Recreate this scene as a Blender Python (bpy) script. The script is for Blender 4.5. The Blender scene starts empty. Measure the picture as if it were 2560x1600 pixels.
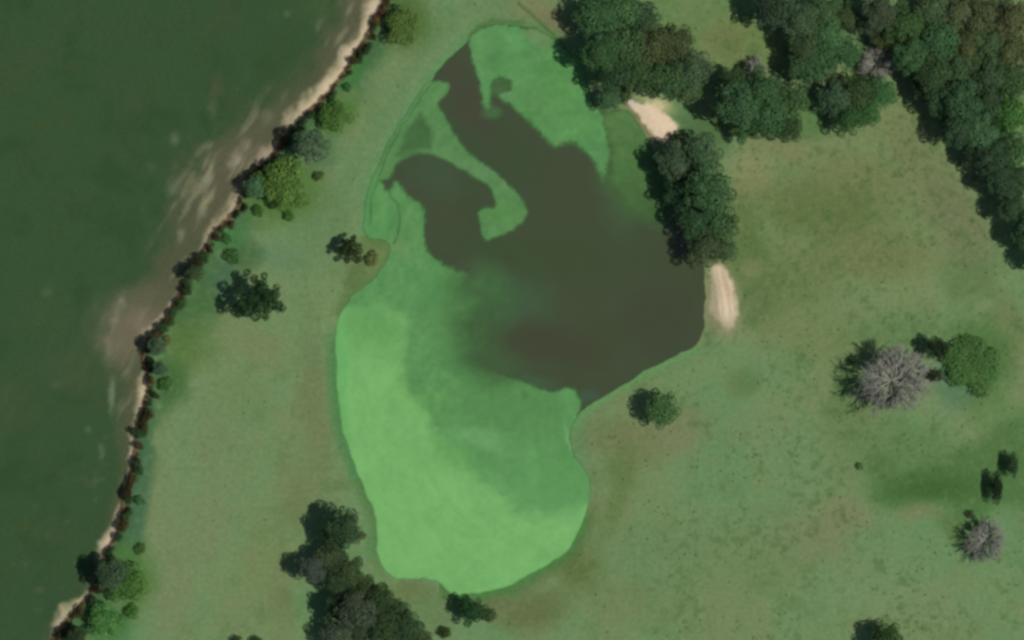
import bpy, math, random
import numpy as np
from mathutils import Vector, Matrix

# ------------------------------------------------------------------ camera, sky, sun, exposure
scn = bpy.context.scene
CAM_H = 1500.0
PX = 0.1                                   # metres per photograph pixel
cam_d = bpy.data.cameras.new("aerial_camera")
cam_d.sensor_width = 36.0
cam_d.lens = 36.0 * CAM_H / (2560 * PX)
cam_d.clip_start = 10.0
cam_d.clip_end = 9000.0
cam = bpy.data.objects.new("aerial_camera", cam_d)
cam.location = (0, 0, CAM_H)
scn.collection.objects.link(cam)
scn.camera = cam

SUN_EL, SUN_AZ = 59.0, 102.0               # elevation, azimuth clockwise from the picture's top
world = bpy.data.worlds.new("World")
scn.world = world
world.use_nodes = True
wn = world.node_tree
sky = wn.nodes.new("ShaderNodeTexSky")
sky.sky_type = 'NISHITA'
sky.sun_disc = False
sky.sun_elevation = math.radians(SUN_EL)
sky.sun_rotation = math.radians(SUN_AZ)
wn.links.new(sky.outputs[0], wn.nodes["Background"].inputs[0])
wn.nodes["Background"].inputs[1].default_value = 0.05
sd = bpy.data.lights.new("sun", 'SUN')
sd.energy = 3.08
sd.angle = math.radians(0.5)
sd.color = (1.0, 0.96, 0.90)
sun = bpy.data.objects.new("sun", sd)
a, e = math.radians(SUN_AZ), math.radians(SUN_EL)
sdir = Vector((math.sin(a) * math.cos(e), math.cos(a) * math.cos(e), math.sin(e)))
sun.rotation_euler = sdir.to_track_quat('Z', 'Y').to_euler()
sun.location = sdir * 300
scn.collection.objects.link(sun)
scn.view_settings.view_transform = 'Standard'
scn.view_settings.look = 'None'
scn.view_settings.exposure = 0.0
scn.view_settings.gamma = 1.0
scn.view_settings.use_curve_mapping = False
scn.cycles.filter_width = 3.0              # the soft optics of the aerial camera
scn.cycles.max_bounces = 4
scn.cycles.diffuse_bounces = 2
scn.cycles.transparent_max_bounces = 12

GAIN = np.array([1.0, 1.0, 1.0])           # brightness of a white horizontal sheet under this light

# ------------------------------------------------------------------ helpers
rng = np.random.default_rng(7)
random.seed(7)
C = scn.collection

def lin(c):
    c = np.asarray(c, float) / 255.0
    return np.where(c <= 0.04045, c / 12.92, ((c + 0.055) / 1.055) ** 2.4)

def albedo(c):
    return np.clip(lin(c) / GAIN, 0.0, 0.9)

def tag(o, label=None, cat=None, group=None, kind=None):
    if label: o["label"] = label
    if cat: o["category"] = cat
    if group: o["group"] = group
    if kind: o["kind"] = kind
    return o

_lat = {}
def vnoise(x, y, f, seed):
    """smooth value noise, period 512 cells, x y in picture pixels, f in cells per pixel"""
    if seed not in _lat:
        _lat[seed] = np.random.default_rng(seed).random((512, 512))
    L = _lat[seed]
    u, v = x * f + 37.3, y * f + 91.7
    i, j = np.floor(u).astype(int), np.floor(v).astype(int)
    a_, b_ = u - i, v - j
    a_ = a_ * a_ * (3 - 2 * a_); b_ = b_ * b_ * (3 - 2 * b_)
    i &= 511; j &= 511
    i1, j1 = (i + 1) & 511, (j + 1) & 511
    return (L[i, j] * (1 - a_) + L[i1, j] * a_) * (1 - b_) + (L[i, j1] * (1 - a_) + L[i1, j1] * a_) * b_

def fbm(x, y, f, seed, octv=4):
    s, amp, t = 0, 1, 0
    for k in range(octv):
        s = s + amp * (vnoise(x, y, f * 2 ** k, seed + k) * 2 - 1); t += amp; amp *= 0.55
    return s / t

def smooth(t):
    t = np.clip(t, 0, 1)
    return t * t * (3 - 2 * t)

def segdist(x, y, pts, closed=True):
    d2 = np.full(x.shape, 1e18)
    n = len(pts)
    for k in range(n if closed else n - 1):
        x0, y0 = pts[k]; x1, y1 = pts[(k + 1) % n]
        ex, ey = x1 - x0, y1 - y0
        t = np.clip(((x - x0) * ex + (y - y0) * ey) / (ex * ex + ey * ey + 1e-9), 0, 1)
        q = (x - x0 - t * ex) ** 2 + (y - y0 - t * ey) ** 2
        d2 = np.minimum(d2, q)
    return np.sqrt(d2)

def inside(x, y, pts):
    r = np.zeros(x.shape, bool)
    n = len(pts)
    for k in range(n):
        x0, y0 = pts[k]; x1, y1 = pts[(k + 1) % n]
        if y0 == y1: continue
        c = ((y0 > y) != (y1 > y)) & (x < (x1 - x0) * (y - y0) / (y1 - y0) + x0)
        r ^= c
    return r

def sdf(x, y, pts):
    """positive inside"""
    d = segdist(x, y, pts)
    return np.where(inside(x, y, pts), d, -d)

def catmull(pts, closed=True, n=4):
    P = np.array(pts, float); m = len(P); out = []
    for k in range(m if closed else m - 1):
        if closed: p0, p1, p2, p3 = P[k - 1], P[k], P[(k + 1) % m], P[(k + 2) % m]
        else: p0, p1, p2, p3 = P[max(k - 1, 0)], P[k], P[k + 1], P[min(k + 2, m - 1)]
        for q in range(n):
            t = q / n
            out.append(tuple(0.5 * (2 * p1 + (p2 - p0) * t + (2 * p0 - 5 * p1 + 4 * p2 - p3) * t * t + (3 * p1 - p0 - 3 * p2 + p3) * t ** 3)))
    if not closed: out.append(tuple(P[-1]))
    return out

# ------------------------------------------------------------------ outlines surveyed from the picture (pixels of the 2560 x 1600 frame)
BANK = [(1700, -1600), (1250, -600), (1050, -170), (990, -45), (959, 4), (934, 50), (912, 99), (888, 136), (854, 194), (804, 248), (767, 283),
        (730, 318), (702, 350), (690, 380), (668, 405), (640, 425), (612, 452), (603, 490), (594, 520), (572, 548), (535, 580),
        (519, 613), (503, 636), (475, 665), (462, 700), (454, 720), (434, 768), (405, 811), (388, 832), (368, 850), (358, 880),
        (362, 910), (368, 930), (373, 970), (360, 1020), (345, 1060), (342, 1090), (338, 1137), (326, 1183), (312, 1243),
        (304, 1299), (290, 1341), (262, 1391), (240, 1430), (228, 1480), (212, 1505), (191, 1524), (170, 1548), (141, 1590),
        (110, 1640), (-50, 1900), (-500, 2700)]
POND = [(1174, 99), (1189, 76), (1218, 60), (1255, 60), (1308, 62), (1350, 76), (1395, 103), (1432, 132), (1461, 161), (1466, 207),
        (1482, 256), (1503, 279), (1540, 276), (1573, 281), (1598, 318), (1623, 355), (1632, 384), (1655, 446), (1680, 513), (1705, 558),
        (1722, 624), (1760, 663), (1765, 732), (1764, 801), (1758, 839), (1739, 870), (1700, 887), (1661, 908), (1610, 930),
        (1571, 960), (1528, 981), (1485, 1007), (1455, 1031), (1432, 1060), (1423, 1090), (1433, 1132), (1453, 1165), (1470, 1190),
        (1476, 1230), (1464, 1278), (1450, 1324), (1425, 1363), (1390, 1397), (1330, 1431), (1279, 1460), (1227, 1474),
        (1150, 1487), (1120, 1479), (1094, 1451), (1038, 1444), (978, 1444), (952, 1401), (941, 1358), (944, 1315), (937, 1280),
        (918, 1238), (900, 1191), (879, 1143), (862, 1092), (849, 1036), (843, 960), (841, 882), (841, 830), (848, 790),
        (868, 758), (894, 730), (924, 708), (952, 676), (973, 640), (975, 612), (955, 598), (920, 594), (910, 560), (913, 508),
        (926, 455), (950, 402), (988, 331), (1027, 266), (1072, 204), (1114, 151), (1152, 114)]
POND = catmull(POND, True, 3)
BEACH_N = catmull([(1567, 250), (1580, 277), (1606, 306), (1627, 335), (1650, 358), (1669, 349), (1691, 330), (1699, 312), (1682, 297),
                   (1661, 278), (1656, 255), (1640, 250), (1614, 260), (1593, 256)])
BEACH_E = catmull([(1778, 672), (1790, 656), (1812, 668), (1832, 700), (1842, 750), (1846, 790), (1838, 822), (1820, 832), (1800, 812), (1784, 790),
                   (1776, 770), (1775, 720)])
MAT_NE = catmull([(1174, 103), (1186, 80), (1220, 62), (1260, 62), (1308, 66), (1350, 76), (1395, 103), (1436, 134), (1470, 165), (1475, 215),
          (1495, 262), (1520, 306), (1527, 372), (1522, 420), (1512, 455), (1500, 459), (1484, 413), (1462, 384), (1440, 366),
          (1420, 360), (1399, 366), (1379, 368), (1342, 327), (1313, 298), (1259, 254), (1252, 236), (1276, 224), (1276, 203),
          (1255, 194), (1236, 203), (1227, 232), (1227, 265), (1221, 278), (1209, 266), (1201, 232), (1193, 186), (1177, 145)], True, 2)
MAT_COMMA = catmull([(1102, 203), (1121, 208), (1119, 228), (1098, 256), (1107, 277), (1131, 318), (1168, 376), (1222, 417), (1275, 463),
             (1311, 502), (1318, 533), (1292, 566), (1259, 587), (1222, 603), (1203, 592), (1197, 558), (1197, 528), (1213, 519),
             (1234, 521), (1237, 504), (1222, 467), (1172, 434), (1131, 409), (1085, 390), (1045, 386), (1005, 402), (985, 420),
             (972, 450), (930, 445), (944, 400), (982, 330), (1020, 266), (1066, 205)], True, 2)
MAT_WEST = catmull([(905, 610), (900, 560), (905, 500), (925, 440), (950, 440), (962, 476), (975, 470), (985, 455), (998, 451), (1019, 488),
            (1048, 508), (1064, 533), (1060, 579), (1064, 610), (1080, 640), (1124, 667), (1188, 693), (1231, 716), (1236, 770), (1205, 818),
            (1214, 887), (1244, 930), (1317, 955), (1373, 979), (1425, 970), (1450, 990), (1449, 1020), (1440, 1066), (1440, 1100),
            (1460, 1150), (1490, 1210), (1480, 1300), (1440, 1380), (1330, 1450), (1200, 1500), (1100, 1500), (960, 1470),
            (920, 1380), (930, 1290), (880, 1180), (840, 1080), (825, 900), (830, 780), (870, 740), (930, 690), (965, 640)], True, 2)
BRIGHT = catmull([(820, 790), (866, 772), (930, 768), (1003, 786), (1016, 830), (1014, 880), (1001, 917), (1021, 968), (1059, 1007), (1081, 1063),
          (1120, 1115), (1160, 1160), (1201, 1191), (1266, 1234), (1296, 1272), (1330, 1288), (1425, 1266), (1500, 1250),
          (1500, 1400), (1300, 1520), (900, 1520), (880, 1250), (800, 1000)], True, 3)

# ------------------------------------------------------------------ terrain grid
def axis(lo, hi, step, far):
    c = list(np.arange(lo, hi + 1e-6, step))
    s, up = step, []
    v = c[-1]
    while v < far:
        s *= 1.35; v += s; up.append(v)
    s, dn = step, []
    v = c[0]
    while v > -far:
        s *= 1.35; v -= s; dn.append(v)
    return np.array(dn[::-1] + c + up)

GX = axis(-135, 135, 0.36, 3200)
GY = axis(-86, 86, 0.36, 3200)
NX, NY = len(GX), len(GY)
WX, WY = np.meshgrid(GX, GY, indexing='xy')
X, Y = WX / PX + 1280.0, 800.0 - WY / PX          # picture pixels
w1, w2 = fbm(X, Y, 1 / 28, 11, 3), fbm(X, Y, 1 / 28, 21, 3)
XW, YW = X + w1 * 5, Y + w2 * 5
XB, YB = X + fbm(X, Y, 1 / 14, 31, 2) * 5, Y + fbm(X, Y, 1 / 14, 41, 2) * 5
XS, YS = X + fbm(X, Y, 1 / 90, 51, 3) * 16 + w1 * 5, Y + fbm(X, Y, 1 / 90, 61, 3) * 16 + w2 * 5

field_poly = BANK + [(-60000, 5000), (-60000, -60000), (1700, -60000)]
dB = segdist(XB, YB, BANK, False)
west = inside(XB, YB, field_poly)
dF = np.where(west, dB, -dB)                      # positive on the crop field side
sP = sdf(XW, YW, POND)                            # positive in the pond
pond_core = sdf(X, Y, POND)

Z = 0.25 * fbm(X, Y, 1 / 260, 71, 3) + 0.05 * fbm(X, Y, 1 / 30, 81, 2)
Z -= .8 * smooth(dF / 9.0)                      # the eroded drop down to the crop field
near = smooth(1 - (-sP) / 45.0)                   # the banks dip to the water
WATER_Z = -0.45
Z = np.where(sP < 0, Z * (1 - near) + (WATER_Z + 0.02) * near + 0.0, WATER_Z + 0.02 - 1.6 * smooth(sP / 45.0))

# ------------------------------------------------------------------ ground cover colours (what grows or lies there), as sRGB
G = np.zeros(X.shape + (3,))
def col(c): return np.array(c, float)
def paint(dst, mask, c, k=1.0):
    m = (mask * k)[..., None]
    dst[...] = dst * (1 - m) + col(c) * m
def blob(cx, cy, rx, ry, ang=0, soft=0.6, xx=None, yy=None):
    xx = XS if xx is None else xx; yy = YS if yy is None else yy
    t = math.radians(ang); c_, s_ = math.cos(t), math.sin(t)
    u = (xx - cx) * c_ + (yy - cy) * s_; v = -(xx - cx) * s_ + (yy - cy) * c_
    r = np.sqrt((u / rx) ** 2 + (v / ry) ** 2)
    return smooth((1 + soft - r) / (2 * soft))
def band(pts, w, soft, xx=None, yy=None):
    xx = XW if xx is None else xx; yy = YW if yy is None else yy
    return smooth((w + soft - segdist(xx, yy, pts, False)) / (2 * soft))

G[...] = col((101, 124, 80))
G[...] = col((105, 132, 88))
G += (smooth((X - 1450) / 300) * smooth((1000 - Y) / 400 + .5))[..., None] * np.array([6, 0, 0.])
n_lo = fbm(X, Y, 1 / 210, 101, 4); n_mid = fbm(X, Y, 1 / 60, 111, 4); n_hi = fbm(X, Y, 1 / 16, 121, 3)
paint(G, smooth(n_lo * 1.5 + 0.35), (110, 126, 83), 0.7)
paint(G, smooth(-n_lo * 1.6 + 0.1), (94, 131, 85), 0.7)
paint(G, smooth(n_mid * 1.8 - 0.1), (113, 124, 82), 0.5)
paint(G, smooth(-n_mid * 1.8 - 0.15), (92, 117, 72), 0.6)
east = smooth((X - 1500) / 300)
# pasture patches: cx, cy, rx, ry, angle, colour, strength
for cx, cy, rx, ry, an, c, k in [
        (1010, 300, 66, 330, 36, (95, 127, 84), .9), (820, 560, 60, 130, 40, (97, 125, 82), .8), (690, 640, 70, 40, 20, (94, 125, 88), .8),
        (480, 1250, 90, 240, 8, (108, 130, 90), .6), (430, 1480, 60, 140, 0, (112, 125, 86), .7), (560, 1100, 70, 150, 0, (113, 126, 88), .5),
        (640, 870, 90, 45, 20, (112, 124, 84), .7), (785, 1000, 40, 180, -4, (104, 115, 76), .65), (740, 1230, 45, 90, 0, (106, 118, 78), .6),
        (520, 1320, 50, 80, 0, (111, 126, 87), .6), (650, 1400, 50, 110, 0, (108, 124, 80), .6), (700, 1500, 30, 90, 0, (108, 118, 78), .6),
        (600, 1000, 80, 60, 10, (98, 126, 80), .5), (930, 620, 30, 30, 0, (96, 116, 68), .8), (890, 700, 22, 55, 28, (84, 106, 60), .8),
        (1230, 20, 70, 40, -10, (100, 128, 84), .7), (1340, 20, 60, 40, 0, (118, 122, 84), .9), (1400, 55, 40, 40, 40, (112, 112, 78), .8),
        (1700, 40, 130, 70, 10, (96, 122, 74), .8), (1850, 110, 90, 90, 0, (102, 120, 70), .9), (1800, 100, 50, 40, 0, (104, 114, 70), .7),
        (1700, 290, 45, 40, 0, (88, 122, 78), .8), (1760, 330, 60, 45, 30, (70, 100, 60), .8), (2030, 300, 40, 50, 0, (80, 115, 66), .8),
        (1880, 440, 55, 60, 0, (128, 132, 90), .95), (1960, 370, 90, 26, 8, (116, 124, 84), .8), (1850, 560, 40, 80, 0, (92, 108, 64), .8),
        (2060, 520, 170, 80, 10, (92, 108, 62), .85), (2170, 450, 120, 50, 15, (106, 116, 74), .8), (2300, 420, 60, 160, -28, (108, 118, 78), .8),
        (2190, 640, 140, 55, 0, (106, 114, 72), .8), (1990, 700, 110, 80, 0, (98, 114, 70), .7), (2400, 560, 60, 120, -28, (106, 114, 80), .8),
        (2420, 690, 70, 60, 0, (92, 112, 70), .7), (1870, 640, 60, 70, 0, (84, 108, 60), .6), (1900, 760, 60, 70, 0, (86, 106, 62), .6),
        (2040, 840, 150, 70, 0, (106, 122, 78), .7), (1930, 930, 80, 60, 0, (100, 130, 86), .7), (2260, 830, 130, 45, 0, (92, 122, 76), .7),
        (1850, 960, 40, 34, 0, (84, 112, 66), .6), (1520, 1085, 60, 45, -25, (103, 114, 74), .7), (1600, 1110, 70, 50, 0, (106, 114, 76), .7),
        (1700, 1080, 70, 60, 0, (114, 120, 84), .7), (1550, 1170, 40, 50, 30, (90, 110, 62), .7), (1530, 1290, 24, 90, 18, (88, 112, 62), .65),
        (1450, 1430, 60, 50, -40, (86, 104, 56), .85), (1330, 1530, 90, 50, -10, (92, 100, 60), .7), (1240, 1510, 40, 20, 0, (98, 106, 70), .7),
        (1620, 1380, 130, 80, 0, (98, 128, 84), .6), (1560, 1500, 120, 60, 0, (106, 122, 80), .6), (1900, 1380, 190, 90, 0, (104, 124, 82), .6),
        (2060, 1330, 110, 60, 0, (114, 124, 88), .7), (2110, 1290, 60, 40, 0, (116, 122, 86), .7), (2230, 1390, 110, 55, 20, (102, 132, 88), .8),
        (2180, 1480, 130, 60, 0, (108, 134, 92), .7), (2000, 1160, 70, 110, 0, (102, 132, 88), .8), (1900, 1060, 70, 60, 0, (110, 128, 88), .6),
        (2330, 1520, 120, 60, 0, (112, 130, 90), .6), (2480, 1480, 70, 90, 0, (106, 132, 88), .7), (2520, 850, 40, 90, 0, (104, 116, 74), .7),
        (2500, 1050, 60, 50, 0, (88, 122, 72), .7), (2130, 1010, 50, 70, 20, (92, 116, 70), .6), (2300, 1280, 60, 24, 6, (112, 122, 84), .8),
        (2230, 880, 90, 40, 0, (96, 120, 76), .6), (1020, 1480, 60, 30, 0, (100, 116, 72), .8), (1100, 1530, 50, 50, 0, (98, 118, 76), .7)]:
    paint(G, blob(cx, cy, rx, ry, an), c, k)
# lush green growth low on the right, east of the dead tree and behind the bank line
LUSH = catmull([(2170, 1150), (2230, 1185), (2330, 1150), (2440, 1120), (2530, 1050), (2620, 1040), (2620, 1230), (2500, 1270), (2440, 1310), (2400, 1290), (2370, 1262),
        (2260, 1258), (2180, 1250), (2195, 1200)])
paint(G, smooth((sdf(XS, YS, LUSH) + 34) / 60), (74, 108, 60), .85)
paint(G, blob(2320, 1215, 105, 34, 4, .8), (58, 90, 42), .85)
paint(G, blob(2210, 1160, 30, 30, 0), (66, 96, 54), .7)
paint(G, blob(2250, 1140, 130, 80, 10, .7) * (.5 + .5 * smooth(n_hi * 2 + .5)), (80, 114, 66), .7)
paint(G, blob(2440, 905, 95, 100, 0, .4), (76, 112, 62), .9)
paint(G, blob(2380, 965, 50, 45, 0), (84, 116, 88), .7)
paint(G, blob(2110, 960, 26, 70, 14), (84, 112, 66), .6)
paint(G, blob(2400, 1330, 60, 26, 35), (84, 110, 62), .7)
# greener, darker growth along the top of the field bank
fr = smooth((1 - (-dF) / (np.interp(Y, [0, 300, 560, 700, 1000, 1250, 1600], [90, 105, 90, 150, 85, 75, 80]))) * 1.35) * (dF < 0)
frn = smooth(fbm(X, Y, 1 / 45, 131, 3) * 1.4 + 0.95)
paint(G, fr * frn, (68, 104, 64), .92)
paint(G, smooth((1 - (-dF) / 34) * 1.4) * (dF < 0) * frn, (62, 92, 62), .7)
for cx, cy, rx, ry, an, c, k in [
        (880, 175, 28, 60, 35, (64, 112, 58), .9), (835, 290, 60, 40, -40, (74, 112, 52), .9), (1010, 55, 70, 70, 0, (78, 104, 54), .9),
        (700, 480, 100, 75, 0, (78, 110, 54), .9), (570, 590, 40, 40, 0, (66, 114, 66), .9), (610, 640, 50, 40, 0, (68, 100, 62), .8),
        (500, 760, 55, 90, 20, (70, 104, 60), .9), (470, 870, 60, 60, 0, (84, 112, 58), .8), (430, 960, 34, 60, 0, (62, 98, 52), .8),
        (345, 1250, 26, 160, 6, (64, 100, 70), .8), (320, 1440, 60, 80, 0, (72, 110, 54), .9), (260, 1560, 70, 60, 0, (66, 106, 58), .9),
        (790, 380, 50, 50, 0, (76, 104, 68), .8), (930, 110, 30, 60, 20, (66, 98, 60), .8), (550, 700, 40, 40, 0, (68, 100, 72), .8)]:
    paint(G, blob(cx, cy, rx, ry, an), c, k * (1.0))
# fine mottling of the sward, stronger east of the pond
paint(G, smooth(n_hi * 2.2 - 0.25), (120, 130, 92), .28)
clump = smooth(fbm(X, Y, 1 / 110, 125, 3) * 1.8 + .35 + .35 * blob(2080, 700, 420, 380, 0, .5))
paint(G, smooth(-n_hi * 3 - 0.3) * (0.35 + 0.65 * east) * clump, (78, 104, 60), .5)
n_vh = fbm(X, Y, 1 / 9, 128, 2)
paint(G, smooth(n_vh * 3 - 1.0) * east * clump, (72, 98, 54), .45)
# marshy rim of the pond
rim = -sP
paint(G, smooth(1 - rim / 42) * smooth((950 - X) / 80 + .5) * smooth((Y - 780) / 100) * (Y < 1480), (76, 114, 66), .9)
paint(G, smooth(1 - rim / 34) * (X < 950) * smooth((Y - 840) / 60) * (Y < 1200), (74, 124, 76), .7)
paint(G, smooth(1 - rim / 45) * (X > 1100) * smooth((Y - 1240) / 80), (74, 108, 58), .9)
paint(G, smooth(1 - rim / 22) * (X > 1150) * smooth((Y - 1270) / 60), (74, 126, 66), .8)
paint(G, smooth(1 - rim / 28) * (X > 1400) * smooth((Y - 860) / 20) * smooth((1110 - Y) / 30), (96, 138, 84), .9)
paint(G, smooth(1 - rim / 30) * (Y < 160) * (X > 1150), (88, 126, 74), .8)
paint(G, band([(1296, 4), (1333, 41), (1375, 78), (1402, 106)], 3, 5), (62, 92, 48), .8)
paint(G, band([(1174, 99), (1195, 68), (1230, 52), (1308, 55)], 4, 7), (72, 98, 60), .7)
paint(G, band([(1458, 1036), (1528, 990), (1610, 940), (1661, 916)], 1, 6), (104, 140, 88), .6)
paint(G, smooth(1 - rim / 16) * (X < 1170) * (X > 880) * (Y < 585) * (X < 1200), (90, 136, 84), .8)
paint(G, smooth(1 - rim / 40) * (X > 820) * (X < 1010) * (Y > 590) * (Y < 790), (84, 112, 62), .7)
# pale trodden ground round the beaches
paint(G, blob(1640, 262, 34, 16, 20, .8), (172, 172, 124), .9)
paint(G, blob(1806, 745, 46, 92, -4, .4), (132, 131, 98), .9)
paint(G, blob(1885, 670, 30, 26, 0), (122, 128, 88), .6)

# crop field
F = np.zeros_like(G); F[...] = col((57, 82, 52))
paint(F, smooth(fbm(X, Y, 1 / 120, 141, 4) * 1.5 + .1), (62, 82, 53), .7)
paint(F, smooth(-fbm(X, Y, 1 / 70, 151, 4) * 1.5), (50, 76, 46), .7)
paint(F, smooth(fbm(X, Y, 1 / 50, 155, 3) * 2 - .5), (64, 82, 48), .5)
bt = np.array([(-1600, .9, 30, .6, 110), (-20, .9, 30, .6, 120), (100, 1, 26, .6, 110), (190, 1, 30, .6, 110), (260, 1, 26, .6, 110), (300, .85, 20, .65, 120), (340, .3, 14, .65, 150),
               (380, .75, 18, .7, 160), (420, .5, 12, .7, 165), (450, 0, 8, .65, 165), (500, .8, 18, .65, 165), (540, .65, 20, .6, 150), (580, .45, 18, .55, 130),
               (620, .4, 14, .5, 115), (680, .15, 10, .5, 115), (720, .35, 10, .55, 130), (770, .65, 13, .65, 150), (820, .55, 18, .65, 140), (870, .2, 8, .6, 125),
               (915, .2, 6, .5, 110), (950, .95, 26, .5, 100), (1000, .9, 22, .5, 85), (1050, .75, 15, .45, 60), (1150, .8, 13, .4, 42), (1200, .7, 11, .35, 38),
               (1250, .45, 10, .35, 34), (1310, .7, 15, .3, 36), (1355, .9, 24, .2, 36), (1400, .4, 14, .2, 34), (1440, 0, 6, .2, 34), (1485, .6, 14, .2, 40),
               (1510, .95, 30, .25, 45), (1550, .7, 20, .25, 45), (1600, .25, 10, .25, 45), (3000, .25, 10, .25, 45)], float)
amp, wid = np.interp(Y, bt[:, 0], bt[:, 1]), np.interp(Y, bt[:, 0], bt[:, 2])
ha, hw = np.interp(Y, bt[:, 0], bt[:, 3]), np.interp(Y, bt[:, 0], bt[:, 4])
jit = fbm(X, Y, 1 / 40, 161, 3)
halo = smooth((1 - dF / (hw * (1.15 + .5 * jit))) * 1.5) * ha
paint(F, np.clip(halo * 1.3, 0, .92), (96, 92, 71), 1.0)
# streaks run along the drill rows, up and to the right
ux, uy = (X * 0.53 - Y * 0.85), (X * 0.85 + Y * 0.53)
st = fbm(ux * .22, uy, 1 / 22, 171, 3)
stripes = smooth(st * 2.2 - .1)
paint(F, stripes * halo, (146, 140, 112), .9)
paint(F, smooth(-st * 2.2 - .2) * halo, (84, 88, 58), .6)
paint(F, smooth(fbm(X, Y, 1 / 35, 181, 3) * 3 - 1.1) * smooth(1 - dF / 330), (84, 94, 70), .6)
for cx, cy, rx, ry, an, c, k in [
        (340, 790, 95, 62, -22, (112, 106, 86), .9), (300, 860, 45, 45, 0, (122, 114, 94), .8), (290, 800, 9, 26, 8, (142, 140, 116), .8), (305, 760, 9, 12, 0, (132, 138, 112), .8),
        (350, 800, 30, 26, 0, (136, 124, 106), .7), (268, 870, 10, 24, 6, (138, 134, 112), .7), (278, 985, 8, 36, 4, (126, 140, 114), .9),
        (252, 1130, 8, 14, 0, (118, 132, 106), .7), (220, 1075, 8, 9, 0, (106, 120, 92), .6), (115, 730, 9, 12, 0, (98, 112, 84), .7), (140, 965, 14, 10, 0, (84, 100, 72), .7),
        (525, 425, 7, 34, 24, (140, 140, 108), .9), (516, 508, 8, 40, 25, (150, 148, 116), .95), (466, 525, 7, 34, 30, (128, 130, 98), .8), (583, 395, 12, 24, 20, (156, 152, 128), .85),
        (614, 362, 12, 18, 20, (138, 134, 108), .7), (450, 592, 9, 18, 20, (134, 142, 114), .9), (433, 470, 12, 22, 20, (104, 114, 92), .8), (438, 345, 11, 16, 14, (104, 120, 92), .8),
        (533, 275, 12, 22, 10, (94, 108, 78), .7), (540, 215, 14, 40, 10, (84, 86, 62), .6), (670, 292, 12, 20, 20, (118, 122, 98), .6), (800, 60, 9, 20, 20, (94, 112, 84), .7),
        (715, 32, 8, 10, 0, (92, 112, 78), .7), (380, 415, 14, 12, 0, (80, 98, 72), .6), (655, 388, 13, 26, 26, (172, 158, 134), .9),
        (590, 505, 12, 22, 24, (176, 160, 132), .8), (30, 1010, 60, 60, 0, (78, 88, 58), .5), (190, 920, 90, 60, 0, (74, 88, 60), .6),
        (120, 780, 60, 60, 0, (66, 86, 56), .5), (720, 190, 60, 60, 30, (56, 80, 46), .7), (700, 130, 50, 60, 0, (58, 82, 50), .7), (780, 20, 60, 30, 0, (68, 90, 52), .6)]:
    paint(F, blob(cx, cy, rx, ry, an, .85, X + w1 * 11, Y + w2 * 11) * (.75 + .5 * st), c, k)
sand_b = smooth(1.25 - dF / (wid * (1.3 + .6 * jit))) * amp
paint(F, sand_b, (206, 190, 154), 1.0)
paint(F, sand_b * smooth(jit * 2), (214, 190, 166), .6)
scrub_b = smooth(1 - np.abs(dF - 1) / 8)
wf = smooth((dF + 1) / 4)[..., None]
G = G * (1 - wf) + F * wf
# the raw earth face of the bank
paint(G, scrub_b, (112, 84, 62), .9)

# beaches
mN = smooth((sdf(XW, YW, BEACH_N) + 4 + 8 * fbm(X, Y, 1 / 12, 169, 3)) / 12); mE = smooth((sdf(XW, YW, BEACH_E) + 5 + 9 * fbm(X, Y, 1 / 13, 167, 3)) / 17) * smooth((842 - YW) / 60)
paint(G, mN, (216, 196, 166)); paint(G, mN * blob(1655, 262, 26, 18, 0, .5), (182, 178, 132), .8)
paint(G, mN * blob(1582, 268, 14, 16, 0, .5), (190, 182, 172), .7)
paint(G, mE, (208, 190, 160)); paint(G, mE * smooth((1790 - XW - (YW - 700) * -.12) / 12 + .3), (150, 141, 114), .85)
paint(G, mE * smooth(fbm(X * 1.0 + Y * -.15, Y * .12, 1 / 9, 165, 2) * 2 + .1), (176, 162, 134), .6)
paint(G, mE * blob(1820, 720, 5, 30, -18, .8), (186, 160, 132), .7); paint(G, mE * blob(1800, 815, 22, 18, 0), (158, 150, 120), .6)
paint(G, band([(1567, 256), (1580, 284), (1606, 312), (1627, 340), (1648, 362)], 3, 3), (136, 112, 82), .8)
# pond bed
paint(G, smooth(sP / 14), (60, 58, 40), 1.0)

# pond water: silty, greener where algae hang in it
Wc = np.zeros_like(G); Wc[...] = col((67, 78, 54))
paint(Wc, smooth(fbm(X, Y, 1 / 80, 191, 3) * 1.2 + .2), (64, 76, 50), .6)
for cx, cy, rx, ry, an, c, k in [(1230, 380, 90, 130, -35, (62, 78, 52), .8), (1170, 250, 30, 120, -30, (70, 72, 54), .8), (1090, 440, 70, 50, 20, (66, 84, 58), .8),
        (1270, 640, 130, 40, 15, (62, 80, 50), .8), (1280, 760, 90, 70, 0, (66, 92, 62), .8), (1430, 640, 130, 60, 20, (64, 78, 49), .7), (1380, 860, 130, 45, 12, (67, 70, 49), .7),
        (1600, 500, 80, 90, 20, (68, 92, 60), .9), (1640, 620, 70, 70, 0, (66, 78, 52), .8), (1560, 430, 60, 80, 0, (74, 98, 58), .9), (1650, 800, 90, 90, 0, (66, 72, 52), .8),
        (1470, 990, 30, 16, -20, (66, 88, 66), .9), (1340, 960, 50, 20, 10, (66, 92, 62), .8), (1230, 285, 20, 16, 0, (84, 100, 74), .7), (1050, 335, 50, 45, 0, (70, 100, 62), .9)]:
    paint(Wc, blob(cx, cy, rx, ry, an), c, k)

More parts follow.
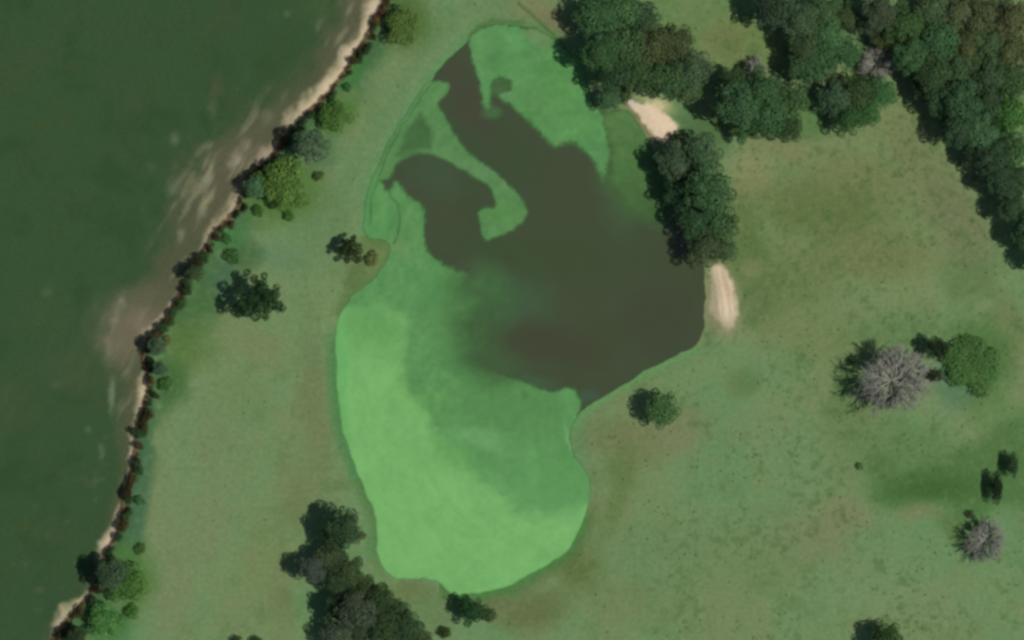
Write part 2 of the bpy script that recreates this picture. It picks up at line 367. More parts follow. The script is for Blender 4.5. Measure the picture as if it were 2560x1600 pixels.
# duckweed: colour and cover
D = np.zeros_like(G); D[...] = col((90, 143, 84))
nE = fbm(X, Y, 1 / 11, 241, 3); nE2 = fbm(X * .5 + Y * .2, Y, 1 / 26, 245, 3)
m_w = smooth((sdf(XW, YW, MAT_WEST) + 5 + 5 * nE) / 13)
soft_w = smooth((sdf(XS, YS, MAT_WEST) + 42 + 22 * nE2) / 160)
edge_soft = blob(1215, 815, 130, 140, 0, .35, X, Y)
m_w = m_w * (1 - edge_soft) + soft_w * edge_soft
m_n = smooth((sdf(XW, YW, MAT_NE) + 6 + 6 * nE) / (13 + 8 * smooth((Y - 230) / 60))); m_c = smooth((sdf(XW, YW, MAT_COMMA) + 5 + 3 * nE) / 12)
haze_e = smooth((sdf(XS, YS, catmull([(1500, 290), (1545, 270), (1590, 285), (1640, 370), (1670, 450), (1700, 540), (1640, 570), (1570, 540), (1530, 480), (1515, 430), (1522, 360)])) + 22) / 45)
haze_e *= np.interp(Y, [280, 420, 520, 600], [.95, .85, .5, .15])
haze_w = .42 * smooth((sdf(XS, YS, MAT_WEST) + 90) / 110) * blob(1240, 790, 100, 150, 0, .5, X, Y)
m_c = m_c * (1 - .62 * smooth((sdf(XW, YW, [(1050, 284), (1076, 320), (1082, 372), (1040, 376), (994, 384), (1012, 335)]) + 10) / 22)) * (1 - .35 * blob(1030, 388, 40, 9, 0, .6, XW, YW))
m_n = np.maximum(m_n, .42 * blob(1248, 216, 26, 24, 10, .5, XW, YW))
m_n = np.maximum(m_n, .45 * blob(1234, 285, 20, 12, 0, .8, XW, YW))
line_gap = np.maximum(band([(926, 560), (926, 508), (939, 463), (960, 405), (997, 331), (1035, 269), (1080, 207), (1122, 153), (1160, 112)], 1.0, 3.0),
                      band([(978, 435), (966, 465), (974, 490), (994, 508), (1002, 545), (996, 580), (984, 610)], 1.5, 3.5))
# tints of the mats
def pd(m, c, k=1.0): paint(D, m, c, k)
ww = smooth((sdf(XS, YS, MAT_WEST) + 10) / 20)
bright = smooth((sdf(XS, YS, BRIGHT) + 26 + 16 * nE2) / 56)
pd(blob(1180, 790, 90, 60, 0), (82, 122, 72), .8)
pd(blob(1180, 880, 60, 60, 0), (82, 128, 76), .7)
pd(blob(1300, 1010, 150, 60, 10), (88, 138, 80), .7)
pd(blob(1000, 650, 60, 60, 0), (90, 140, 84), .6)
pd(bright, (117, 176, 103))
pd(bright * smooth((960 - Y) / 160), (102, 157, 90), .9)
pd(blob(853, 900, 15, 190, 0, .6, XW, YW) * bright, (104, 170, 98), .8)
pd(blob(1005, 950, 8, 60, -12, .8, XW, YW), (116, 170, 96), .6)
pd(blob(1205, 1098, 62, 24, 14, .45, XW, YW), (106, 158, 98), .9)
pd(blob(1130, 1130, 50, 40, 30), (104, 164, 92), .6)
pd(blob(1280, 1160, 30, 34, 0, .5, XW, YW), (90, 142, 86), .9)
pd(blob(1335, 1190, 14, 60, 0, .7, XW, YW), (98, 154, 84), .7)
pd(blob(1400, 1200, 50, 60, 0), (92, 146, 84), .7)
pd(blob(1230, 1200, 40, 14, 35), (102, 160, 94), .6)
pd(blob(1320, 1240, 40, 16, 10), (98, 156, 92), .7)
pd(blob(1420, 1290, 40, 24, -20), (112, 168, 102), .6)
pd(blob(1418, 1092, 5, 36, -12, .7, XW, YW), (116, 166, 108), .9)
pd(blob(1425, 1000, 22, 30, 0), (96, 152, 88), .6)
pd(blob(1100, 1010, 60, 30, 30), (98, 152, 84), .5)
pd(blob(1310, 985, 8, 11, -20, .7, XW, YW), (74, 108, 66), .7)
pd(blob(1230, 990, 6, 8, 0, .7, XW, YW), (80, 118, 72), .5)
pd(blob(950, 555, 28, 50, 0), (92, 148, 86), .8)
pd(blob(1030, 560, 30, 60, 0), (94, 142, 82), .7)
pd(blob(1000, 620, 22, 26, 0), (104, 142, 86), .7)
pd(blob(1200, 130, 18, 60, 0, .7), (98, 146, 86), .7)
pd(blob(1280, 90, 20, 40, 0, .7), (96, 152, 90), .6)
pd(blob(1345, 90, 40, 20, 35, .6, XW, YW), (112, 136, 92), .7)
pd(blob(1350, 260, 60, 40, 30), (90, 138, 78), .6)
pd(blob(1440, 300, 50, 40, 40), (92, 148, 84), .6)
pd(blob(1400, 200, 60, 50, 40), (92, 146, 80), .6)
pd(blob(1500, 400, 18, 50, 0), (92, 140, 86), .7)
pd(blob(1180, 160, 10, 60, -10), (98, 138, 84), .6)
pd(blob(1270, 240, 26, 14, 30), (104, 142, 96), .6)
pd(smooth((haze_e * (1 - m_n)) * 2.5), (86, 125, 72), 1.0)
pd(m_c * (1 - ww), (90, 132, 80), .7)
pd(blob(1250, 540, 44, 30, 0), (88, 138, 74), .7)
pd(blob(1200, 430, 60, 14, 38, .6), (94, 130, 86), .6)
pd(blob(1120, 360, 16, 60, -24, .6), (92, 136, 84), .6)
nd = fbm(X, Y, 1 / 55, 211, 4)
D += nd[..., None] * np.array([4, 5, 4.0])
# wind drifted streaks that follow the curve of the lower shore
ra = np.hypot(X - 1420, (Y - 900) * .8); th = np.arctan2(Y - 900, X - 1420)
sk = fbm(ra, th * 240, 1 / 20, 251, 3) * .7 + .5 * fbm(X, Y, 1 / 10, 255, 2)
D += sk[..., None] * np.array([12, 12, 9.0]) * (1 - .35 * bright[..., None])
paint(D, smooth((sdf(XS, YS, [(1060, 640), (1180, 700), (1230, 760), (1200, 900), (1330, 960), (1440, 1000), (1400, 1100), (1200, 1040), (1080, 900)]) + 30) / 70), (84, 134, 78), .45)
paint(D, smooth((Y - 1000) / 250) * (1 - bright) * ww, (98, 154, 90), .55)
cov = np.maximum(np.maximum(m_w, m_n), np.maximum(m_c, np.maximum(haze_e, haze_w)))
cov = cov * (1 - .55 * line_gap)
cov *= smooth((sP + 4) / 6)
mats = np.argmax(np.stack([np.maximum(m_w, haze_w) + .01, m_n, m_c, haze_e * .9]), axis=0)

# fade from detail inside the frame to a quiet average far outside
G = np.clip(G, 0, 255); D = np.clip(D, 0, 255)
G = np.where((wf < .5) & (sP[..., None] < 0), np.clip(G * 1.035 + 1.5, 0, 255), G)
GL, WL, DL = albedo(G), albedo(Wc), albedo(D)

# ------------------------------------------------------------------ materials
def new_mat(name):
    m = bpy.data.materials.new(name); m.use_nodes = True
    n = m.node_tree; b = n.nodes["Principled BSDF"]
    return m, n, b

def ground_mat(name, scale, contrast, bump, rough=1.0):
    m, n, b = new_mat(name)
    at = n.nodes.new("ShaderNodeAttribute"); at.attribute_name = "cover"
    tc = n.nodes.new("ShaderNodeNewGeometry")
    no = n.nodes.new("ShaderNodeTexNoise"); no.inputs["Scale"].default_value = scale; no.inputs["Detail"].default_value = 6
    no.inputs["Roughness"].default_value = .65
    n.links.new(tc.outputs["Position"], no.inputs["Vector"])
    mr = n.nodes.new("ShaderNodeMapRange"); mr.inputs[1].default_value = .25; mr.inputs[2].default_value = .75
    mr.inputs[3].default_value = 1 - contrast; mr.inputs[4].default_value = 1 + contrast
    n.links.new(no.outputs["Fac"], mr.inputs[0])
    mx = n.nodes.new("ShaderNodeVectorMath"); mx.operation = 'SCALE'
    n.links.new(at.outputs["Color"], mx.inputs[0]); n.links.new(mr.outputs[0], mx.inputs["Scale"])
    n.links.new(mx.outputs[0], b.inputs["Base Color"])
    b.inputs["Roughness"].default_value = rough
    b.inputs["Specular IOR Level"].default_value = 0.0 if rough > .8 else .35
    bp = n.nodes.new("ShaderNodeBump"); bp.inputs["Strength"].default_value = bump; bp.inputs["Distance"].default_value = .25
    n.links.new(no.outputs["Fac"], bp.inputs["Height"]); n.links.new(bp.outputs[0], b.inputs["Normal"])
    return m

M_grass = ground_mat("pasture_grass", .9, .15, .4)
M_crop = ground_mat("crop_rows", 1.6, .14, .4)
M_sand = ground_mat("dry_sand", 1.2, .10, .3)
M_bed = ground_mat("pond_silt", .8, .1, .1)
M_water = ground_mat("silty_water", .35, .03, .02, rough=.12)

m, n, b = new_mat("duckweed")
at = n.nodes.new("ShaderNodeAttribute"); at.attribute_name = "cover"
ac = n.nodes.new("ShaderNodeAttribute"); ac.attribute_name = "weed_cover"
ge = n.nodes.new("ShaderNodeNewGeometry")
no = n.nodes.new("ShaderNodeTexNoise"); no.inputs["Scale"].default_value = 1.3; no.inputs["Detail"].default_value = 5
n.links.new(ge.outputs["Position"], no.inputs["Vector"])
mr = n.nodes.new("ShaderNodeMapRange"); mr.inputs[3].default_value = .93; mr.inputs[4].default_value = 1.07
n.links.new(no.outputs["Fac"], mr.inputs[0])
sc_ = n.nodes.new("ShaderNodeVectorMath"); sc_.operation = 'SCALE'
n.links.new(at.outputs["Color"], sc_.inputs[0]); n.links.new(mr.outputs[0], sc_.inputs["Scale"])
n.links.new(sc_.outputs[0], b.inputs["Base Color"])
b.inputs["Roughness"].default_value = .9; b.inputs["Specular IOR Level"].default_value = 0.05
n.links.new(ac.outputs["Fac"], b.inputs["Alpha"])
M_duck = m

def leaf_mat(name):
    m, n, b = new_mat(name)
    oi = n.nodes.new("ShaderNodeObjectInfo")
    at = n.nodes.new("ShaderNodeAttribute"); at.attribute_name = "shade"
    sc2 = n.nodes.new("ShaderNodeVectorMath"); sc2.operation = 'MULTIPLY'
    n.links.new(oi.outputs["Color"], sc2.inputs[0]); n.links.new(at.outputs["Color"], sc2.inputs[1])
    n.links.new(sc2.outputs[0], b.inputs["Base Color"])
    b.inputs["Roughness"].default_value = .75; b.inputs["Specular IOR Level"].default_value = .12
    return m
M_leaf = leaf_mat("foliage")

def bark_mat(name, c1, c2):
    m, n, b = new_mat(name)
    ge = n.nodes.new("ShaderNodeNewGeometry")
    no = n.nodes.new("ShaderNodeTexNoise"); no.inputs["Scale"].default_value = 3; no.inputs["Detail"].default_value = 4
    n.links.new(ge.outputs["Position"], no.inputs["Vector"])
    r = n.nodes.new("ShaderNodeValToRGB")
    r.color_ramp.elements[0].position = .35; r.color_ramp.elements[1].position = .65
    r.color_ramp.elements[0].color = (*c1, 1); r.color_ramp.elements[1].color = (*c2, 1)
    n.links.new(no.outputs["Fac"], r.inputs[0]); n.links.new(r.outputs[0], b.inputs["Base Color"])
    b.inputs["Roughness"].default_value = .9; b.inputs["Specular IOR Level"].default_value = .1
    return m
M_bark = bark_mat("bark", (.05, .04, .03), (.11, .09, .07))
M_dead = bark_mat("weathered_wood", tuple(lin((122, 123, 112))), tuple(lin((162, 162, 150))))

# ------------------------------------------------------------------ build sheets out of the survey grid
idx = np.arange(NX * NY).reshape(NY, NX)
quad = np.stack([idx[:-1, :-1], idx[:-1, 1:], idx[1:, 1:], idx[1:, :-1]], axis=-1)
def fmean(a_): return (a_[:-1, :-1] + a_[:-1, 1:] + a_[1:, 1:] + a_[1:, :-1]) / 4

def sheet(name, fmask, z, colour, mat, dens=None, smooth_shade=True):
    f = quad[fmask]
    used, inv = np.unique(f.ravel(), return_inverse=True)
    co = np.stack([WX.ravel()[used], WY.ravel()[used], z.ravel()[used]], axis=1).astype(np.float32)
    me = bpy.data.meshes.new(name)
    me.vertices.add(len(used)); me.vertices.foreach_set("co", co.ravel())
    nf = len(f)
    me.loops.add(nf * 4); me.loops.foreach_set("vertex_index", inv.astype(np.int32).ravel())
    me.polygons.add(nf)
    me.polygons.foreach_set("loop_start", np.arange(0, nf * 4, 4, dtype=np.int32))
    me.polygons.foreach_set("use_smooth", np.ones(nf, bool))
    me.update(calc_edges=True)
    ca = me.attributes.new("cover", 'FLOAT_COLOR', 'POINT')
    rgba = np.ones((len(used), 4), np.float32); rgba[:, :3] = colour.reshape(-1, 3)[used]
    ca.data.foreach_set("color", rgba.ravel())
    if dens is not None:
        da = me.attributes.new("weed_cover", 'FLOAT', 'POINT')
        da.data.foreach_set("value", dens.ravel()[used].astype(np.float32))
    me.materials.append(mat)
    o = bpy.data.objects.new(name, me); C.objects.link(o)
    return o

fF, fP = fmean(dF), fmean(sP)
is_bed = fP > 12
is_n = (fmean(mN) > .5) & ~is_bed; is_e = (fmean(mE) > .5) & ~is_bed
is_field = fF > 6
is_sand = is_field & (fmean(sand_b) > .45) & (np.abs(fmean(Y) - 800) < 860)
is_field &= ~is_sand
is_past = ~(is_bed | is_n | is_e | is_field | is_sand)
tag(sheet("pasture", is_past, Z, GL, M_grass), "grazed green pasture with drier tan patches around the pond", kind="structure")
tag(sheet("crop_field", is_field, Z, GL, M_crop), "dark green crop field left of the bare bank", kind="structure")
tag(sheet("sandy_margin", is_sand, Z, GL, M_sand), "pale washed sand lying along the foot of the field bank", kind="structure")
tag(sheet("pond_bed", is_bed, Z, GL, M_bed), "silty bed under the pond water", kind="structure")
tag(sheet("sand_beach", is_n, Z, GL, M_sand), "pale sandy beach between the two wooded groups above the pond", kind="structure")
tag(sheet("sand_beach", is_e, Z, GL, M_sand), "narrow pale sandy beach on the right shore below the tall trees", kind="structure")
WZ = np.full(X.shape, WATER_Z)
tag(sheet("pond_water", fP > -8, WZ, WL, M_water), "murky brown green pond water", kind="structure")
fc = fmean(cov)
lab = mats[:-1, :-1]
vis = (fc > .04) & (fP > -3)
for k, (lb) in enumerate(["bright green duckweed sheet filling the left and lower end of the pond",
                          "green duckweed sheet with a hooked tip in the upper right end of the pond",
                          "comma shaped streamer of duckweed curling across the upper pond",
                          "thin dull green duckweed film below the upper beach"]):
    tag(sheet("duckweed", vis & (lab == k), WZ + .03, DL, M_duck, cov), lb, kind="stuff")

# ------------------------------------------------------------------ vegetation builders
def to_world(px, py, h=0):
    k = 1 - h / CAM_H
    return ((px - 1280) * PX * k, (800 - py) * PX * k)

def ground_z(x, y):
    i = int(np.clip(np.searchsorted(GX, x), 1, NX - 1)); j = int(np.clip(np.searchsorted(GY, y), 1, NY - 1))
    return max(float(Z[j, i]), WATER_Z - .6)

def quads_mesh(name, cen, nrm, size, shade, mat, r):
    """leaf sprays: one bent-free quad per centre, facing nrm"""
    n_ = len(cen)
    t = r.normal(size=(n_, 3)); t -= (t * nrm).sum(1, keepdims=True) * nrm
    t /= np.linalg.norm(t, axis=1, keepdims=True) + 1e-9
    s = np.cross(nrm, t)
    a_ = size[:, None] * r.uniform(.8, 1.25, (n_, 1)); b_ = size[:, None] * r.uniform(.5, .9, (n_, 1))
    v = np.stack([cen - t * a_, cen - s * b_, cen + t * a_, cen + s * b_], axis=1).reshape(-1, 3).astype(np.float32)
    me = bpy.data.meshes.new(name)
    me.vertices.add(n_ * 4); me.vertices.foreach_set("co", v.ravel())
    me.loops.add(n_ * 4); me.loops.foreach_set("vertex_index", np.arange(n_ * 4, dtype=np.int32))
    me.polygons.add(n_); me.polygons.foreach_set("loop_start", np.arange(0, n_ * 4, 4, dtype=np.int32))
    me.update(calc_edges=True)
    ca = me.attributes.new("shade", 'FLOAT_COLOR', 'POINT')
    rgba = np.ones((n_ * 4, 4), np.float32); rgba[:, :3] = np.repeat(shade, 4, axis=0)
    ca.data.foreach_set("color", rgba.ravel())
    me.materials.append(mat)
    return me

def lobes_to_mesh(name, L, r, leaf, per_m2, shell=.25):
    cen, nrm, siz, shd = [], [], [], []
    for (x, y, z, rr, zz) in L:
        n_ = max(12, int(4 * math.pi * rr * rr * per_m2))
        d = r.normal(size=(n_, 3)); d /= np.linalg.norm(d, axis=1, keepdims=True)
        d = d[d[:, 2] > -.55]
        k = 1 - shell * r.random((len(d), 1)) ** 1.5
        wob = 1 + .13 * np.sin(d[:, :1] * 7 + x) * np.cos(d[:, 1:2] * 6 + y)
        p = d * k * rr * wob * np.array([1, 1, zz]) + np.array([x, y, z])
        n2 = d + r.normal(size=d.shape) * .38; n2[:, 2] += .25; n2 /= np.linalg.norm(n2, axis=1, keepdims=True)
        cen.append(p); nrm.append(n2); siz.append(leaf * r.uniform(.6, 1.15, len(d)))
        tone = r.uniform(.82, 1.18); warm = r.uniform(-.05, .05)
        base = np.array([tone * (1 + warm), tone, tone * (1 - warm)])
        shd.append(base[None] * r.uniform(.8, 1.2, (len(d), 1)))
    return quads_mesh(name, np.concatenate(cen), np.concatenate(nrm), np.concatenate(siz), np.concatenate(shd), M_leaf, r)

def limb(V, Fc, p0, p1, r0, r1, sides=6, bend=0.0, r=None):
    p0, p1 = np.array(p0, float), np.array(p1, float)
    ax = p1 - p0; L = np.linalg.norm(ax) + 1e-9; ax /= L
    u = np.cross(ax, [0, 0, 1.0]);
    if np.linalg.norm(u) < 1e-3: u = np.array([1.0, 0, 0])
    u /= np.linalg.norm(u); w = np.cross(ax, u)
    off = (u * (r.normal() if r is not None else 0) + np.array([0, 0, .6])) * bend * L
    rings = []
    for t in ((0, 1) if bend == 0 else (0, .5, 1)):
        c = p0 + (p1 - p0) * t + off * (4 * t * (1 - t)) * .5
        rad = r0 + (r1 - r0) * t
        base = len(V)
        for k in range(sides):
            q = 2 * math.pi * k / sides
            V.append(tuple(c + (u * math.cos(q) + w * math.sin(q)) * rad))
        rings.append(base)
    for a0, a1 in zip(rings[:-1], rings[1:]):
        for k in range(sides):
            k2 = (k + 1) % sides
            Fc.append((a0 + k, a0 + k2, a1 + k2, a1 + k))
    Fc.append(tuple(rings[-1] + k for k in range(sides)))

def py_mesh(name, V, Fc, mat):
    me = bpy.data.meshes.new(name); me.from_pydata(V, [], Fc); me.update()
    for p in me.polygons: p.use_smooth = True
    me.materials.append(mat); return me

def trunk_mesh(tips, height, R, r, tr=.028, spread=None):
    V, Fc = [], []
    fork = height * .42
    limb(V, Fc, (0, 0, -.5), (0, 0, fork), R * tr * 2.4, R * tr * 1.5, 8)
    for (x, y, z) in tips:
        limb(V, Fc, (0, 0, fork * r.uniform(.75, 1)), (x * .85, y * .85, z), R * tr * 1.1, R * tr * .35, 5, .12, r)
    return py_mesh("trunk", V, Fc, M_bark)

def make_broad(seed, R=5.0, Hh=9.0, lobes=20, flat=.62, leaf=.2, per=13, spike=0.0):
    """spreading crown of foliage lobes round a forked trunk, crown radius R"""
    r = np.random.default_rng(seed)
    L, tips = [], []
    for k in range(lobes):
        q = k * 2.39996 + r.uniform(-.4, .4); s = math.sqrt((k + .4) / lobes)
        rad = R * (.74 * s) * r.uniform(.85, 1.12)
        dome = math.sqrt(max(0, 1 - (s * .86) ** 2))
        z = Hh - R * flat + R * flat * (dome - .45) * r.uniform(.85, 1.1) + r.uniform(-.35, .35)
        rr = R * r.uniform(.24, .38) * (1.05 - .25 * s)
        L.append((rad * math.cos(q), rad * math.sin(q), z, rr, .85))
        if k % 3 == 0: tips.append((rad * math.cos(q), rad * math.sin(q), z - rr * .3))
    L.append((0, 0, Hh - R * flat * 1.0, R * .55, .7))
    crown = lobes_to_mesh("crown", L, r, leaf, per)
    return trunk_mesh(tips, Hh, R, r), crown

def make_sparse(seed, R=5.0, Hh=8.0, arms=10):
    """open crown: separate tufts of foliage carried out on long limbs, sky and grass between them"""
    r = np.random.default_rng(seed)
    L, tips = [], []
    for k in range(arms):
        q = k * 2 * math.pi / arms + r.uniform(-.25, .25)
        reach = R * r.uniform(.7, 1.0)
        for t in (.45, .72, 1.0):
            if r.random() < .15: continue
            rr = R * r.uniform(.16, .29) * (1.15 - .3 * t)
            L.append((reach * t * math.cos(q) + r.uniform(-.3, .3), reach * t * math.sin(q) + r.uniform(-.3, .3), Hh - R * .35 * t * t + r.uniform(-.5, .4), rr, .8))
        tips.append((reach * math.cos(q), reach * math.sin(q), Hh - R * .35))
    for k in range(6):
        L.append((r.uniform(-.35, .35) * R, r.uniform(-.35, .35) * R, Hh + r.uniform(-.3, .5), R * .2, .8))
    return trunk_mesh(tips, Hh, R, r, .03), lobes_to_mesh("crown", L, r, .17, 24, .4)

def make_conifer(seed, R=2.6, Hh=9.0):
    r = np.random.default_rng(seed)
    L = []
    for k in range(11):
        t = k / 10; ring = R * (1 - t) ** .8
        for q in np.arange(0, 2 * math.pi, 2 * math.pi / max(3, int(9 * (1 - t) + 2))):
            q += r.uniform(-.3, .3)
            L.append((ring * .72 * math.cos(q), ring * .72 * math.sin(q), 1.2 + (Hh - 1.4) * t, max(.3, ring * .32), .7))
    V, Fc = [], []
    limb(V, Fc, (0, 0, -.5), (0, 0, Hh * .95), R * .09, R * .02, 8)
    return py_mesh("trunk", V, Fc, M_bark), lobes_to_mesh("crown", L, r, .15, 14)

def make_shrub(seed, R=2.0, Hh=2.4, lobes=9):
    r = np.random.default_rng(seed)
    L, tips = [], []
    for k in range(lobes):
        q = k * 2.39996; s = math.sqrt((k + .3) / lobes)
        L.append((R * .68 * s * math.cos(q), R * .68 * s * math.sin(q), Hh * (.62 - .25 * s) * r.uniform(.85, 1.15), R * r.uniform(.28, .42), .85))
        if k % 2 == 0: tips.append((R * .6 * s * math.cos(q), R * .6 * s * math.sin(q), Hh * .5))
    V, Fc = [], []
    for t in tips: limb(V, Fc, (0, 0, -.3), t, R * .03, R * .012, 5, .1, r)
    return py_mesh("stem", V, Fc, M_bark), lobes_to_mesh("foliage", L, r, .15, 24)

def make_dead(seed, R=5.0, Hh=3.9, limbs_n=16):
    """leafless tree: trunk plus big limbs, each limb with its branches and twigs a mesh of its own"""
    r = np.random.default_rng(seed)
    V, Fc = [], []
    limb(V, Fc, (0, 0, -.5), (0, 0, Hh * .45), R * .085, R * .055, 8)
    tr = py_mesh("trunk", V, Fc, M_dead)
    out = []
    for k in range(limbs_n):
        q = 2 * math.pi * k / limbs_n + r.uniform(-.2, .2)
        V, Fc = [], []
        def grow(p, ang, rise, ln, rad, lev):
            tip = (p[0] + math.cos(ang) * ln * math.cos(rise), p[1] + math.sin(ang) * ln * math.cos(rise), p[2] + math.sin(rise) * ln)
            limb(V, Fc, p, tip, rad, rad * .55, 5 if lev < 2 else 3, .1 if lev < 2 else 0, r)
            if lev >= 4: return
            nb = (6, 5, 4, 3)[lev]
            for j in range(nb):
                t = r.uniform(.3, 1.0) if j else 1.0
                pp = tuple(p[i] + (tip[i] - p[i]) * t for i in range(3))
                grow(pp, ang + r.normal() * .55, max(-.1, rise * .75 + r.normal() * .22), ln * r.uniform(.42, .68), max(rad * .6, .022), lev + 1)
        grow((0, 0, Hh * r.uniform(.3, .45)), q, r.uniform(.3, .95), R * .5, R * .024, 0)
        out.append(py_mesh("branch", V, Fc, M_dead))
    return tr, out

PROTO = {}
for k in range(6): PROTO["broad%d" % k] = ("crown", make_broad(100 + k, lobes=(18, 22, 26, 20, 24, 16)[k]))
for k in range(2): PROTO["tall%d" % k] = ("crown", make_broad(200 + k, Hh=12.0, lobes=(22, 26)[k], flat=.75))
for k in range(2): PROTO["low%d" % k] = ("crown", make_broad(300 + k, Hh=4.6, lobes=24, flat=.42, leaf=.17, per=16))
for k in range(2): PROTO["sparse%d" % k] = ("crown", make_sparse(400 + k))
PROTO["conifer0"] = ("crown", make_conifer(500))
for k in range(3): PROTO["shrub%d" % k] = ("foliage", make_shrub(600 + k))
for k in range(2): PROTO["dead%d" % k] = ("dead", make_dead(700 + k))
BASE_R = {"broad": 5.0, "tall": 5.0, "low": 5.0, "sparse": 5.0, "conifer": 2.6, "shrub": 2.0, "dead": 5.0}
BASE_H = {"broad": 9.0, "tall": 12.0, "low": 4.6, "sparse": 8.0, "conifer": 9.0, "shrub": 2.4, "dead": 3.9}
LEAF_GAIN = 1.55

def plant(px, py, r, kind, tint, label, group=None, h=None, sx=1.0, rot=None, name=None, cat=None):
    """r = crown radius in picture pixels"""
    base = kind.rstrip("0123456789")
    if not kind[-1].isdigit():
        kind = kind + str(random.randrange(sum(1 for q in PROTO if q.startswith(kind))))
    s = r * PX / BASE_R[base] * {"broad": 1.2, "tall": 1.2, "low": 1.12}.get(base, 1.0)
    sz = (h / BASE_H[base]) if h else s
    hh = BASE_H[base] * sz
    x, y = to_world(px, py, hh * .8)
    z = ground_z(x, y)
    nm = name or {"broad": "broadleaf_tree", "tall": "broadleaf_tree", "low": "broadleaf_tree", "sparse": "open_crowned_tree", "conifer": "conifer_tree",
                  "shrub": "shrub", "dead": "dead_tree"}[base]
    root = bpy.data.objects.new(nm, None); C.objects.link(root)
    root.empty_display_size = 1
    root.location = (x, y, z)
    rr = random.uniform(0, 2 * math.pi) if rot is None else math.radians(rot)
    root.rotation_euler = (0, 0, rr)
    root.scale = (s * sx, s / sx, sz)
    tag(root, label, cat or ("shrub" if base == "shrub" else "tree"), group)
    kindp, data = PROTO[kind]
    t = bpy.data.objects.new("stem" if base == "shrub" else "trunk", data[0]); C.objects.link(t); t.parent = root
    if kindp == "dead":
        for me in data[1]:
            o = bpy.data.objects.new("branch", me); C.objects.link(o); o.parent = root
    else:
        o = bpy.data.objects.new(kindp, data[1]); C.objects.link(o); o.parent = root
        c = albedo(np.array(tint)) * LEAF_GAIN * np.array([1.0, .94, .82])
        o.color = (*np.clip(c, 0, .6), 1)
    return root

DK, MD, GR, OL, BR, LT = (44, 70, 46), (50, 80, 50), (60, 80, 60), (64, 82, 50), (64, 76, 48), (58, 94, 56)
YG, LG = (86, 122, 58), (66, 104, 56)

